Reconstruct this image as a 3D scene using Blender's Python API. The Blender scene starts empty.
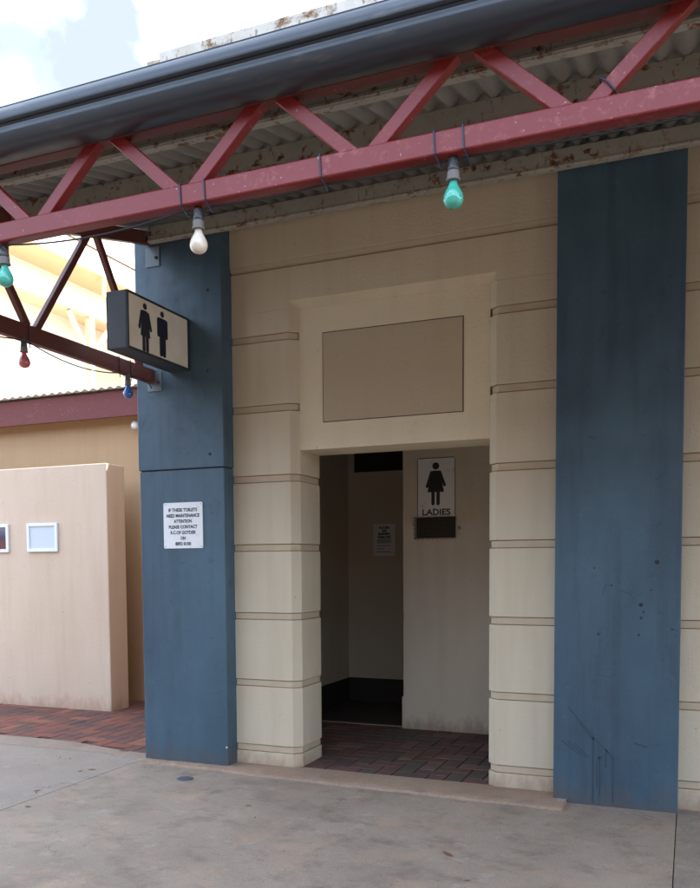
import bpy, bmesh, math, random
from mathutils import Vector, Matrix
random.seed(7)
sc = bpy.context.scene
C = bpy.data.collections.new("place"); sc.collection.children.link(C)
R = math.radians

# ------------------------------------------------------------------ helpers
def link(o, parent=None):
    C.objects.link(o)
    if parent: o.parent = parent
    return o
def tag(o, label=None, cat=None, group=None, kind=None):
    if label: o['label'] = label
    if cat: o['category'] = cat
    if group: o['group'] = group
    if kind: o['kind'] = kind
    return o
def empty(name, loc, label, cat, group=None):
    o = bpy.data.objects.new(name, None); o.empty_display_size = .1
    link(o); o.location = loc
    return tag(o, label, cat, group)
def obj(name, bm, mats, parent=None, bevel=0, smooth=False, segs=2):
    """link a world-coordinate bmesh as one object; under a parent keep the world place"""
    me = bpy.data.meshes.new(name)
    bmesh.ops.recalc_face_normals(bm, faces=bm.faces)
    bm.to_mesh(me); bm.free()
    for m in (mats if isinstance(mats, (list, tuple)) else [mats]): me.materials.append(m)
    o = bpy.data.objects.new(name, me); link(o, parent)
    if parent:
        off = Vector(parent.location)
        if parent.parent: off = off + Vector(parent.parent.location)
        for v in me.vertices: v.co -= off
    if smooth:
        for p in me.polygons: p.use_smooth = True
    if bevel:
        b = o.modifiers.new('bevel', 'BEVEL'); b.width = bevel; b.segments = segs
        b.limit_method = 'ANGLE'; b.angle_limit = R(35)
    return o
def top(name, bm, mats, label, cat, bevel=0, smooth=False, group=None):
    """a one-mesh thing with its origin at its base"""
    cx = [v.co.copy() for v in bm.verts]
    mn = Vector((min(c.x for c in cx), min(c.y for c in cx), min(c.z for c in cx)))
    mx = Vector((max(c.x for c in cx), max(c.y for c in cx), max(c.z for c in cx)))
    base = Vector(((mn.x+mx.x)/2, (mn.y+mx.y)/2, mn.z))
    for v in bm.verts: v.co -= base
    o = obj(name, bm, mats, None, bevel, smooth); o.location = base
    return tag(o, label, cat, group)
def box(bm, x0, x1, y0, y1, z0, z1, mi=0):
    vs = [bm.verts.new((x, y, z)) for x in (x0, x1) for y in (y0, y1) for z in (z0, z1)]
    for f in ((0,1,3,2),(4,6,7,5),(0,4,5,1),(2,3,7,6),(0,2,6,4),(1,5,7,3)):
        q = bm.faces.new([vs[i] for i in f]); q.material_index = mi
    return vs
def B(*a):
    bm = bmesh.new(); box(bm, *a); return bm
def prism(bm, pts, z0, z1, mi=0):
    a = [bm.verts.new((x, y, z0)) for x, y in pts]; b = [bm.verts.new((x, y, z1)) for x, y in pts]
    n = len(pts)
    f = bm.faces.new(a[::-1]); f.material_index = mi
    f = bm.faces.new(b); f.material_index = mi
    for i in range(n):
        f = bm.faces.new((a[i], a[(i+1) % n], b[(i+1) % n], b[i])); f.material_index = mi
def extrude_x(bm, prof, x0, x1):
    """profile of (y, z) points swept along x"""
    a = [bm.verts.new((x0, y, z)) for y, z in prof]; b = [bm.verts.new((x1, y, z)) for y, z in prof]
    n = len(prof)
    bm.faces.new(a); bm.faces.new(b[::-1])
    for i in range(n): bm.faces.new((a[i], b[i], b[(i+1) % n], a[(i+1) % n]))
def beam(bm, p, q, w, h, up=(0, 1, 0)):
    """rectangular bar from p to q; w along 'up', h across"""
    p, q = Vector(p), Vector(q); d = (q-p).normalized(); u = Vector(up); u = (u-d*u.dot(d)).normalized(); s = d.cross(u)
    vs = []
    for c in (p, q):
        for a, b in ((-1,-1),(1,-1),(1,1),(-1,1)): vs.append(bm.verts.new(c+u*w/2*a+s*h/2*b))
    for f in ((0,1,2,3),(7,6,5,4),(0,4,5,1),(1,5,6,2),(2,6,7,3),(3,7,4,0)): bm.faces.new([vs[i] for i in f])
def tube(bm, pts, r, n=8):
    pts = [Vector(p) for p in pts]; rings = []
    for i, p in enumerate(pts):
        d = (pts[min(i+1, len(pts)-1)]-pts[max(i-1, 0)]).normalized()
        u = Vector((0, 0, 1)) if abs(d.z) < .9 else Vector((0, 1, 0))
        u = (u-d*u.dot(d)).normalized(); s = d.cross(u)
        rings.append([bm.verts.new(p+(u*math.cos(t)+s*math.sin(t))*r) for t in [2*math.pi*k/n for k in range(n)]])
    for a, b in zip(rings, rings[1:]):
        for k in range(n): bm.faces.new((a[k], a[(k+1) % n], b[(k+1) % n], b[k]))
    bm.faces.new(rings[0][::-1]); bm.faces.new(rings[-1])
def lathe(bm, prof, c, n=40, axis='Z'):
    """prof of (r, h) swept about a vertical (or y / x) axis at c"""
    rings = []
    for r, h in prof:
        ring = []
        for k in range(n):
            t = 2*math.pi*k/n; a, b = r*math.cos(t), r*math.sin(t)
            v = {'Z': (a, b, h), 'Y': (a, h, b), 'X': (h, a, b)}[axis]
            ring.append(bm.verts.new(Vector(c)+Vector(v)))
        rings.append(ring)
    for a, b in zip(rings, rings[1:]):
        for k in range(n): bm.faces.new((a[k], a[(k+1) % n], b[(k+1) % n], b[k]))
    bm.faces.new(rings[0][::-1]); bm.faces.new(rings[-1])

# ------------------------------------------------------------------ materials
class N:
    def __init__(s, name, rough=.7, metal=0, spec=.5):
        s.m = bpy.data.materials.new(name); s.m.use_nodes = True
        s.t = s.m.node_tree; s.b = s.t.nodes['Principled BSDF']
        s.b.inputs['Roughness'].default_value = rough; s.b.inputs['Metallic'].default_value = metal
        s.b.inputs['Specular IOR Level'].default_value = spec
        s.geo = s.t.nodes.new('ShaderNodeNewGeometry')
    def L(s, a, b): s.t.links.new(a, b)
    def pos(s, scale=(1, 1, 1), rot=(0, 0, 0), loc=(0, 0, 0)):
        m = s.t.nodes.new('ShaderNodeMapping'); m.inputs['Scale'].default_value = scale
        m.inputs['Rotation'].default_value = rot; m.inputs['Location'].default_value = loc
        s.L(s.geo.outputs['Position'], m.inputs['Vector']); return m.outputs[0]
    def noise(s, scale, detail=6, vec=None, rough=.55, dist=0):
        n = s.t.nodes.new('ShaderNodeTexNoise'); n.inputs['Scale'].default_value = scale
        n.inputs['Detail'].default_value = detail; n.inputs['Roughness'].default_value = rough
        n.inputs['Distortion'].default_value = dist
        s.L(vec or s.geo.outputs['Position'], n.inputs['Vector']); return n.outputs['Fac']
    def voro(s, scale, vec=None):
        n = s.t.nodes.new('ShaderNodeTexVoronoi'); n.inputs['Scale'].default_value = scale
        s.L(vec or s.geo.outputs['Position'], n.inputs['Vector']); return n.outputs['Distance']
    def ramp(s, fac, stops):
        r = s.t.nodes.new('ShaderNodeValToRGB'); e = r.color_ramp.elements
        while len(e) < len(stops): e.new(.5)
        for k, (p, c) in enumerate(stops):
            e[k].position = p; e[k].color = (c, c, c, 1) if isinstance(c, (int, float)) else (*c, 1)
        s.L(fac, r.inputs[0]); return r.outputs[0]
    def mix(s, fac, a, b, mode='MIX'):
        n = s.t.nodes.new('ShaderNodeMix'); n.data_type = 'RGBA'; n.blend_type = mode
        for i, v in ((0, fac), (6, a), (7, b)):
            if isinstance(v, (int, float)): n.inputs[i].default_value = v
            elif isinstance(v, (tuple, list)): n.inputs[i].default_value = (*v, 1)
            else: s.L(v, n.inputs[i])
        return n.outputs[2]
    def math(s, op, a, b):
        n = s.t.nodes.new('ShaderNodeMath'); n.operation = op
        for i, v in ((0, a), (1, b)):
            if isinstance(v, (int, float)): n.inputs[i].default_value = v
            else: s.L(v, n.inputs[i])
        return n.outputs[0]
    def col(s, c):
        if isinstance(c, tuple): s.b.inputs['Base Color'].default_value = (*c, 1)
        else: s.L(c, s.b.inputs['Base Color'])
        return s
    def rgh(s, c): s.L(c, s.b.inputs['Roughness']); return s
    def bump(s, h, strength=.3, dist=.005):
        n = s.t.nodes.new('ShaderNodeBump'); n.inputs['Strength'].default_value = strength
        n.inputs['Distance'].default_value = dist; s.L(h, n.inputs['Height']); s.L(n.outputs[0], s.b.inputs['Normal']); return s

def _foot(n, c, col):
    s = n.t.nodes.new('ShaderNodeSeparateXYZ'); n.L(n.geo.outputs['Position'], s.inputs[0])
    m = n.t.nodes.new('ShaderNodeMapRange'); m.inputs[1].default_value = .30; m.inputs[2].default_value = .0; n.L(s.outputs[2], m.inputs[0])
    f = n.math('ADD', m.outputs[0], n.math('MULTIPLY', n.math('SUBTRACT', n.noise(11, 7, n.pos((1, 1, .5)), .7), .5), 1.6))
    return n.mix(n.ramp(f, [(.45, 0.), (1.0, .6)]), c, col)
N.foot = _foot
def plaster(name, base, dirt, rough=.75, grime=.35, scuff=True, foot=None):
    n = N(name, rough, spec=.35)
    big = n.noise(1.3, 5, n.pos((1, 1, .45)))
    c = n.mix(n.ramp(big, [(.3, 0.), (.75, grime)]), base, dirt)
    streak = n.noise(5, 5, n.pos((1.5, 1.5, .12)))
    c = n.mix(n.ramp(streak, [(.47, 0.), (.72, grime*.75)]), c, dirt)
    if scuff:
        sp = n.noise(30, 3, n.pos((1, 1, .8)))
        c = n.mix(n.ramp(sp, [(.70, 0.), (.76, .55)]), c, tuple(v*.45 for v in dirt))
    c = n.mix(n.math('MULTIPLY', n.noise(160, 2), .22), c, tuple(v*.8 for v in base))
    if foot: c = n.foot(c, foot)
    n.col(c)
    h = n.math('ADD', n.noise(60, 5), n.math('MULTIPLY', n.noise(5, 3), 1.6))
    return n.bump(h, .5, .006).m

M = {}
M['cream'] = plaster('cream painted render', (.66, .575, .43), (.46, .36, .235), grime=.42, foot=(.33, .20, .13))
M['frame_cream'] = plaster('pale panel surround paint', (.78, .68, .50), (.64, .53, .36), grime=.35)
M['panel_tan'] = plaster('flat tan panel paint', (.52, .425, .30), (.44, .345, .235), grime=.35)
M['groove'] = plaster('groove render', (.60, .50, .36), (.42, .31, .20), grime=.5)
M['groove_line'] = plaster('dirty groove edge', (.23, .15, .085), (.34, .24, .15), grime=.8)
M['mould'] = plaster('string mould render', (.50, .42, .31), (.36, .28, .19), grime=.5)
M['alcove'] = plaster('alcove wall paint', (.72, .64, .51), (.56, .47, .35), grime=.45, foot=(.25, .17, .12))
M['inside'] = plaster('passage wall paint', (.68, .60, .47), (.52, .44, .33))
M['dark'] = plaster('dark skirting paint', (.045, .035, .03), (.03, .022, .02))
M['void'] = N('dark window void', .6).col((.012, .011, .01)).m
M['peach'] = plaster('peach screen wall render', (.66, .53, .41), (.54, .39, .27), grime=.6, foot=(.40, .22, .15))
M['tan'] = plaster('tan back wall render', (.52, .34, .19), (.40, .255, .135), grime=.5)

def blue():
    n = N('blue painted pilaster', .42, spec=.5)
    big = n.noise(1.6, 6, n.pos((1, 1, .5)), .6)
    c = n.mix(n.ramp(big, [(.32, 0.), (.7, 1.)]), (.040, .077, .110), (.068, .128, .176))
    st = n.noise(7, 6, n.pos((1.3, 1.3, .09)), .6)
    c = n.mix(n.ramp(st, [(.48, 0.), (.74, .55)]), c, (.028, .045, .064))
    # scuffed and grubby patches, blotches of worn paint
    pa = n.noise(9, 7, None, .68, .6)
    c = n.mix(n.ramp(pa, [(.60, 0.), (.68, .45)]), c, (.030, .052, .080))
    pl = n.noise(14, 7, n.pos((1, 1, .7), loc=(3, 1, 5)), .7)
    c = n.mix(n.ramp(pl, [(.62, 0.), (.70, .30)]), c, (.12, .17, .22))
    sp = n.noise(42, 2, n.pos(loc=(9, 4, 2)))
    c = n.mix(n.ramp(sp, [(.745, 0.), (.78, .8)]), c, (.020, .024, .032))
    c = n.foot(c, (.10, .085, .075))
    n.col(c); n.rgh(n.ramp(pa, [(.3, .34), (.7, .62)]))
    h = n.math('ADD', n.noise(45, 5), n.math('MULTIPLY', n.noise(4, 3), 2.2))
    return n.bump(h, .30, .004).m
M['blue'] = blue()
M['blue_mark'] = N('scraped paint line', .6).col((.031, .060, .086)).m
M['chip'] = N('exposed dark chip', .8).col((.026, .030, .038)).m
M['crack'] = N('dirty ledge joint', .8).col((.06, .045, .04)).m

def maroon(name, base=(.20, .016, .017), fade=(.36, .10, .09), rough=.36):
    n = N(name, rough, spec=.5)
    c = n.mix(n.ramp(n.noise(3.2, 6, None, .6), [(.38, 0.), (.75, .4)]), base, tuple(.6*a+.4*b for a, b in zip(base, fade)))
    fl = n.noise(26, 7, None, .75); bigp = n.noise(2.2, 2)
    f = n.math('MULTIPLY', n.ramp(fl, [(.54, 0.), (.66, .8)]), n.ramp(bigp, [(.46, 0.), (.6, 1.)]))
    c = n.mix(f, c, fade)
    sp = n.noise(70, 3, n.pos(loc=(2, 6, 1)))
    c = n.mix(n.ramp(sp, [(.70, 0.), (.74, .8)]), c, (.55, .45, .42))
    ru = n.noise(17, 6, n.pos(loc=(5, 5, 5)))
    c = n.mix(n.ramp(ru, [(.66, 0.), (.72, .7)]), c, (.07, .022, .015))
    n.col(c)
    return n.bump(n.noise(90, 4), .15, .002).m
M['maroon'] = maroon('maroon truss paint')
M['brownred'] = maroon('dark brown red truss paint', (.115, .028, .022), (.16, .07, .06), .5)
M['fascia'] = maroon('maroon fascia paint', (.13, .022, .020), (.18, .05, .042), .6)

def galv(name, base, base2, rust, lo=.56, hi=.66, sc=11):
    n = N(name, .62, spec=.4)
    c = n.mix(n.ramp(n.noise(6, 6, None, .6), [(.3, 0.), (.7, 1.)]), base, base2)
    a = n.noise(sc, 8, n.pos((.8, 1, 1.1)), .66, .1); b = n.noise(1.7, 3, n.pos(loc=(3, 0, 0)))
    f = n.math('MULTIPLY', n.ramp(a, [(lo, 0.), (hi, 1.)]), n.ramp(b, [(.36, 0.1), (.5, 1.)]))
    rc = n.mix(n.ramp(n.noise(60, 3), [(.35, 0.), (.65, 1.)]), rust, (.055, .022, .012))
    c = n.mix(f, c, rc)
    d = n.noise(33, 5, n.pos((1, 1, .35), loc=(1, 1, 1)), .6)
    c = n.mix(n.ramp(d, [(.59, 0.), (.66, .75)]), c, (.17, .075, .03))
    n.col(c)
    return n.bump(n.math('ADD', n.noise(80, 4), n.math('MULTIPLY', a, 2.)), .3, .002).m
M['purlin'] = galv('rust spotted grey purlin paint', (.29, .285, .245), (.36, .35, .295), (.24, .10, .035), .55, .61, 15)
M['parapet'] = galv('weathered white parapet paint', (.55, .53, .48), (.42, .38, .31), (.30, .19, .09), .52, .62, 7)
def sheet(name, base, base2):
    n = N(name, .55, spec=.5)
    c = n.mix(n.ramp(n.noise(4, 6, n.pos((3, .5, 1)), .6), [(.3, 0.), (.72, 1.)]), base, base2)
    c = n.mix(n.ramp(n.noise(14, 6, n.pos((1, .5, 1))), [(.62, 0.), (.72, .6)]), c, (.10, .075, .05))
    n.col(c); return n.bump(n.noise(50, 3), .15, .002).m
M['sheet'] = sheet('aged corrugated zinc', (.27, .26, .24), (.17, .165, .15))
M['roof_out'] = sheet('cream corrugated roof', (.72, .68, .60), (.62, .57, .50))
def gut():
    n = N('slate blue gutter enamel', .3, spec=.7)
    c = n.mix(n.ramp(n.noise(2.5, 5, n.pos((.6, 2, 2))), [(.35, 0.), (.75, 1.)]), (.026, .038, .054), (.034, .048, .066))
    c = n.mix(n.ramp(n.noise(25, 6, n.pos((.25, 1, 1))), [(.60, 0.), (.72, .4)]), c, (.13, .13, .12))
    n.col(c); n.rgh(n.ramp(n.noise(9, 4), [(.3, .28), (.7, .40)])); return n.bump(n.noise(3, 2), .1, .006).m
M['gutter'] = gut()

def concrete(name, a, b, dust=(.33, .22, .16), stain=(.10, .085, .075), amt=.5):
    n = N(name, .82, spec=.35)
    big = n.noise(.9, 7, None, .62, .3)
    c = n.mix(n.ramp(big, [(.34, 0.), (.66, 1.)]), a, b)
    mid = n.noise(3.4, 9, n.pos((1, 1.25, 1), rot=(0, 0, .4)), .74, .15)
    c = n.mix(n.ramp(mid, [(.49, 0.), (.70, amt*1.1)]), c, stain)
    m2 = n.noise(3.1, 8, n.pos(loc=(7, 3, 0)), .68, .2)
    c = n.mix(n.ramp(m2, [(.52, 0.), (.68, amt)]), c, dust)
    lt = n.noise(5.5, 8, n.pos(loc=(2, 9, 0)), .72)
    c = n.mix(n.ramp(lt, [(.56, 0.), (.72, .28)]), c, (.55, .50, .45))
    sp = n.noise(48, 3)
    c = n.mix(n.ramp(sp, [(.66, 0.), (.72, .6)]), c, (.07, .055, .05))
    vn = n.t.nodes.new('ShaderNodeTexVoronoi'); vn.feature = 'DISTANCE_TO_EDGE'; vn.inputs['Scale'].default_value = .55
    wv = n.t.nodes.new('ShaderNodeVectorMath'); wv.operation = 'ADD'; n.L(n.geo.outputs['Position'], wv.inputs[0])
    nn = n.t.nodes.new('ShaderNodeTexNoise'); nn.inputs['Scale'].default_value = 2.2; nn.inputs['Detail'].default_value = 8; n.L(n.geo.outputs['Position'], nn.inputs['Vector'])
    n.L(nn.outputs['Color'], wv.inputs[1]); n.L(wv.outputs[0], vn.inputs['Vector'])
    c = n.mix(n.math('MULTIPLY', n.ramp(vn.outputs['Distance'], [(.0, .5), (.0035, 0.)]), n.ramp(n.noise(1.1, 2), [(.5, 0.), (.6, 1.)])), c, (.07, .055, .045))
    fine = n.noise(95, 5, None, .7)
    c = n.mix(n.ramp(fine, [(.34, .6), (.48, 0.)]), c, tuple(v*.45 for v in a))
    fl = n.noise(85, 4, n.pos(loc=(1, 1, 0)), .7)
    c = n.mix(n.ramp(fl, [(.60, 0.), (.70, .35)]), c, (.55, .49, .43))
    n.col(c); n.rgh(n.ramp(mid, [(.3, .86), (.7, .62)]))
    h = n.math('ADD', n.noise(130, 4), n.math('MULTIPLY', n.noise(14, 5), 1.5))
    return n.bump(h, .45, .004).m
M['slab'] = concrete('footpath concrete', (.34, .265, .20), (.255, .195, .148), stain=(.115, .078, .055), dust=(.40, .265, .175), amt=.6)
M['slab_pale'] = concrete('paler footpath concrete', (.30, .245, .195), (.245, .20, .16), stain=(.18, .15, .13), amt=.45)
M['slab_brown'] = concrete('browner footpath concrete', (.30, .235, .185), (.23, .18, .14), dust=(.36, .29, .225), stain=(.16,.12,.10))
M['kerb'] = concrete('dusty kerb concrete', (.30, .235, .18), (.25, .185, .14), dust=(.34, .23, .17), amt=.4)
M['threshold'] = concrete('pink dusty threshold mortar', (.37, .255, .175), (.29, .19, .13), dust=(.33, .17, .105), amt=.35)
M['asphalt'] = concrete('asphalt', (.075, .055, .042), (.06, .045, .034), dust=(.13, .085, .055), stain=(.04, .03, .025), amt=.3)
M['earth'] = concrete('dry red brown earth', (.20, .135, .09), (.15, .10, .065), dust=(.24, .15, .10), amt=.3)
def brick(name, a, b):
    n = N(name, .8, spec=.35)
    c = n.mix(n.ramp(n.noise(16, 6), [(.35, 0.), (.7, 1.)]), a, b)
    c = n.mix(n.ramp(n.noise(2.4, 5), [(.45, 0.), (.7, .6)]), c, (.07, .052, .045))
    c = n.mix(n.ramp(n.noise(120, 3), [(.62, 0.), (.7, .5)]), c, (.30, .22, .18))
    n.col(c); return n.bump(n.noise(90, 5), .5, .003).m
M['bricks'] = [brick('red paver', (.215, .075, .050), (.17, .06, .045)), brick('brown paver', (.15, .068, .05), (.115, .055, .043)),
               brick('purple paver', (.125, .06, .055), (.095, .05, .048)), brick('orange paver', (.27, .105, .065), (.21, .08, .05))]
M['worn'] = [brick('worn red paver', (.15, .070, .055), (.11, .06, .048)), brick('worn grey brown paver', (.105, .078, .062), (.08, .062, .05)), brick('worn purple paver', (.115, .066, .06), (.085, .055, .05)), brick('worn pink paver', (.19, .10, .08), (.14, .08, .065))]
M['grout'] = N('sandy paver joint', .95).col((.06, .045, .035)).m
M['sign_box'] = N('charcoal light box', .45).col((.038, .040, .044)).m
n = N('cream light box face', .28, spec=.5)
n.col(n.mix(n.ramp(n.noise(6, 5), [(.4, 0.), (.75, .6)]), (.88, .83, .70), (.72, .65, .50))); M['sign_face'] = n.m
M['navy'] = N('navy pictogram', .4).col((.012, .020, .042)).m
M['black'] = N('black lettering', .5).col((.012, .012, .013)).m
n = N('white enamel sign', .4); n.col(n.mix(n.ramp(n.noise(22, 6), [(.58, 0.), (.72, .35)]), (.86, .87, .88), (.6, .6, .6))); M['white'] = n.m
n = N('scuffed white enamel', .4)
c = n.mix(n.ramp(n.noise(14, 6, n.pos((1, 1, 1), rot=(0, .8, 0))), [(.56, 0.), (.66, .5)]), (.82, .82, .80), (.52, .48, .42)); n.col(c); M['white_old'] = n.m
M['white_frame'] = N('white picture frame', .35).col((.76, .80, .86)).m
M['paper_grey'] = N('blank pale print', .35).col((.58, .63, .68)).m
M['paper'] = N('interior paper', .6).col((.85, .85, .83)).m
M['steel'] = N('dull steel', .4, 1).col((.45, .45, .44)).m
M['dull_iron'] = N('painted bracket steel', .4).col((.13, .16, .18)).m
n = N('dark wire grille', .7); n.col(n.mix(n.noise(40, 4), (.05, .042, .036), (.11, .10, .09))); M['grille'] = n.m
M['grille_back'] = N('grille shadow board', .9).col((.035, .028, .022)).m
M['cable'] = N('black cable', .5).col((.014, .014, .018)).m
M['tie'] = N('blue black cable tie', .4).col((.012, .03, .06)).m
def sock():
    n = N('weathered lamp socket', .5); n.col(n.mix(n.ramp(n.noise(60, 4), [(.4, 0.), (.65, 1.)]), (.035, .045, .065), (.12, .115, .11))); return n.m
M['socket'] = sock()
M['collar'] = N('grey socket collar', .55).col((.17, .155, .145)).m
def bulbm(name, c, sp=.6):
    n = N(name, .16, spec=.6); n.col(n.mix(n.ramp(n.noise(45, 4), [(.35, 0.), (.7, .6)]), c, tuple(v*.72 for v in c)))
    n.b.inputs['Subsurface Weight'].default_value = .15
    n.b.inputs['Coat Weight'].default_value = .6; n.b.inputs['Coat Roughness'].default_value = .06
    return n.m
M['b_white'] = bulbm('white lamp glass', (.82, .74, .60)); M['b_green'] = bulbm('green lamp glass', (.07, .50, .38))
M['b_red'] = bulbm('red lamp glass', (.55, .13, .12)); M['b_blue'] = bulbm('blue lamp glass', (.03, .15, .48))
M['leaf'] = N('dry leaf', .8).col((.20, .085, .035)).m
M['house'] = plaster('sunlit cream house paint', (.88, .85, .78), (.80, .73, .62))
M['house_wood'] = plaster('sunlit cream timber', (.70, .56, .38), (.55, .40, .24))
n = N('framed landscape print', .3)
c = n.ramp(n.geo.outputs['Position'], [(0, 0.), (1, 1.)])
sx = n.t.nodes.new('ShaderNodeSeparateXYZ'); n.L(n.geo.outputs['Position'], sx.inputs[0])
g = n.t.nodes.new('ShaderNodeMapRange'); g.inputs[1].default_value = 1.80; g.inputs[2].default_value = 2.07; n.L(sx.outputs[2], g.inputs[0])
g2 = n.math('ADD', g.outputs[0], n.math('MULTIPLY', n.math('SUBTRACT', n.noise(14, 4), .5), .35))
n.col(n.ramp(g2, [(0., (.16, .03, .03)), (.42, (.10, .025, .03)), (.5, (.03, .035, .06)), (.75, (.10, .08, .13)), (1., (.20, .22, .25))])); M['print'] = n.m

# ------------------------------------------------------------------ setting: ground
def struct(name, bm, m, bevel=0): return tag(obj(name, bm, m, None, bevel), kind='structure')
struct('terrain', B(-150, 150, -150, 150, -.40, -.166), M['earth'])
struct('road', B(-60, 60, -12.5, -3.20, -.30, -.13), M['asphalt'])
struct('far_pavement', B(-60, 60, -15.6, -12.51, -.30, -.01), M['slab_pale'])
bm = bmesh.new()
g = .004
ys = [-5.75, -3.35, -.0445]
box(bm, -4.188+g, -.056-g, -3.02+g, -.10, -.2, 0)
struct('pavement', bm, M['slab'], .004)
bm = bmesh.new()
prism(bm, [(-8.3, -3.02+g), (-4.188, -3.02+g), (-4.188, -.150), (-4.62, -.035), (-5.8, -.060), (-8.3, -.05)], -.2, 0)
prism(bm, [(-30, -3.02+g), (-8.3-g, -3.02+g), (-8.3-g, -.05), (-30, -.05)], -.2, 0)
struct('pavement', bm, M['slab_pale'], .004)
bm = bmesh.new(); box(bm, -.056, 4.1, -3.02+g, -.005, -.2, -.006); box(bm, 4.1+g, 30, -3.02+g, -.005, -.2, -.006)
struct('pavement', bm, M['slab_brown'], .004)
struct('kerb', B(-30, 30, -3.195, -3.02, -.2, -.004), M['kerb'], .015)
# dusty concrete border between footpath slab and courtyard pavers
bm = bmesh.new()
prism(bm, [(-9.5, -.046), (-5.8, -.056), (-4.62, -.031), (-4.10, -.17), (-4.10, .06), (-4.62, .12), (-5.2, .245), (-5.6, .255), (-9.5, .22)], -.2, .004)
struct('paving_border', bm, M['kerb'], .006)
# mortar threshold strip in front of the wall
bm = bmesh.new()
fr = [(-4.16, -.185), (-3.85, -.200), (-3.3, -.232), (-3.0, -.262), (-2.6, -.272), (-2.25, -.298), (-1.8, -.296), (-1.45, -.318), (-1.0, -.322), (-.745, -.345)]
fr_ = fr; fr = []
rt = random.Random(11)
for (xa, ya_), (xb, yb_) in zip(fr_, fr_[1:]):
    for q in range(9):
        t = q/9; fr.append((xa+(xb-xa)*t, ya_+(yb_-ya_)*t+rt.uniform(-.007, .007)))
fr.append(fr_[-1])
b0 = [bm.verts.new((x+.0, y-.022, -.02)) for x, y in fr]; t0 = [bm.verts.new((x, y+.004*math.sin(37*x), .016)) for x, y in fr]; t1 = [bm.verts.new((x, y+.035+rt.uniform(-.012, .012), .023+rt.uniform(-.002, .002))) for x, y in fr]; t2 = [bm.verts.new((x, .028 if x > -3.9 else .028, .026)) for x, y in fr]
for a, b in ((b0, t0), (t0, t1), (t1, t2)):
    for i in range(len(fr)-1): bm.faces.new((a[i], a[i+1], b[i+1], b[i]))
e = len(fr)-1; w = bm.verts.new((-.745, .028, -.02)); bm.faces.new((b0[e], w, t2[e], t1[e], t0[e]))
w = bm.verts.new((-4.16, .028, -.02)); bm.faces.new((b0[0], t0[0], t1[0], t2[0], w))
struct('threshold', bm, M['threshold'])

def paving(name, x0, x1, y0, y1, z, inside, seed, mats='bricks'):
    """90 degree herringbone of 230 x 115 pavers, clipped by dropping pieces outside"""
    rnd = random.Random(seed); bm = bmesh.new(); a = .135; gp = .0036
    nx = int((x1-x0)/a)+4; ny = int((y1-y0)/a)+4
    def put(cx, cy, w, h):
        X0, X1, Y0, Y1 = cx+gp, cx+w*a-gp, cy+gp, cy+h*a-gp
        X0, X1, Y0, Y1 = max(X0, x0), min(X1, x1), max(Y0, y0), min(Y1, y1)
        if X1-X0 < .02 or Y1-Y0 < .02 or not inside((X0+X1)/2, (Y0+Y1)/2): return
        dz = rnd.uniform(-.0015, .0010)
        vs = box(bm, X0, X1, Y0, Y1, z-.05, z+dz, rnd.choice((0, 0, 1, 1, 2, 3)))
        tx, ty = rnd.uniform(-.004, .004), rnd.uniform(-.004, .004)
        for v in vs:
            if v.co.z > z-.02: v.co.z += tx*(v.co.x-cx)+ty*(v.co.y-cy)
    for i in range(-3, nx):
        for j in range(-3, ny):
            k = (i-j) % 4
            if k == 0: put(x0+i*a, y0+j*a, 2, 1)
            elif k == 3: put(x0+i*a, y0+j*a, 1, 2)
    o = struct(name, bm, M[mats]); bv = o.modifiers.new('bevel', 'BEVEL'); bv.width = .004; bv.segments = 1
    return o
struct('paving_bed', B(-9.4, -4.2, .0, 2.7, -.2, -.012), M['grout'])
paving('courtyard_paving', -9.3, -4.12, .06, 2.45, .004, lambda x, y: y > (.24 if x < -5.2 else .24-(x+5.2)*.18), 3)
struct('alcove_bed', B(-3.69, -.9, .03, 1.86, -.2, .012), M['grout'])
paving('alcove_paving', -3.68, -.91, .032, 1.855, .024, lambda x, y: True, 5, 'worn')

# ------------------------------------------------------------------ the toilet building
XL, XR = -3.40, 7.0
T = empty('toilet_block', (-2.05, .2, 0), 'cream rendered building with grooved courses around the dark open doorway', 'building')
courses = [.022, .124, .644, 1.174, 1.710, 2.245, 2.783, 3.317, 3.852]
G = .058; D = .013; CH = .058
xl, xr = -2.79, -1.318            # clear opening
def pier_left(i):
    y0 = i; x1 = xl-i*.9
    return [(XL, y0), (x1-CH, y0), (x1, y0+CH), (x1, .416), (XL, .416)]
def pier_right(i, xe):
    x1 = xr+i*.9
    return [(x1+CH, i), (xe, i), (xe, .416), (x1, .416), (x1, i+CH)]
def pier(name, fn):
    bm = bmesh.new()
    for k, z in enumerate(courses[:-1]):
        z1 = courses[k+1]
        za = z if k == 0 else z+G
        prism(bm, fn(0), za, z1-(.0 if k < 7 else 0), 0)
        if k < 7:
            prism(bm, fn(D+.001), z1-.002, z1+.0055, 2); prism(bm, fn(D), z1+.0055, z1+G-.0045, 1); prism(bm, fn(D+.001), z1+G-.0045, z1+G+.002, 2)
    return obj(name, bm, [M['cream'], M['groove'], M['groove_line']], T, .003)
# only up to the top of the surround: above it the wall spans the opening
courses_save = courses
courses = [-.03, .124, .644, 1.174, 1.710, 2.245, 2.783, 3.317, 3.546]
pier('pier', pier_left); pier('pier', lambda i: pier_right(i, 6.9))
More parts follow.
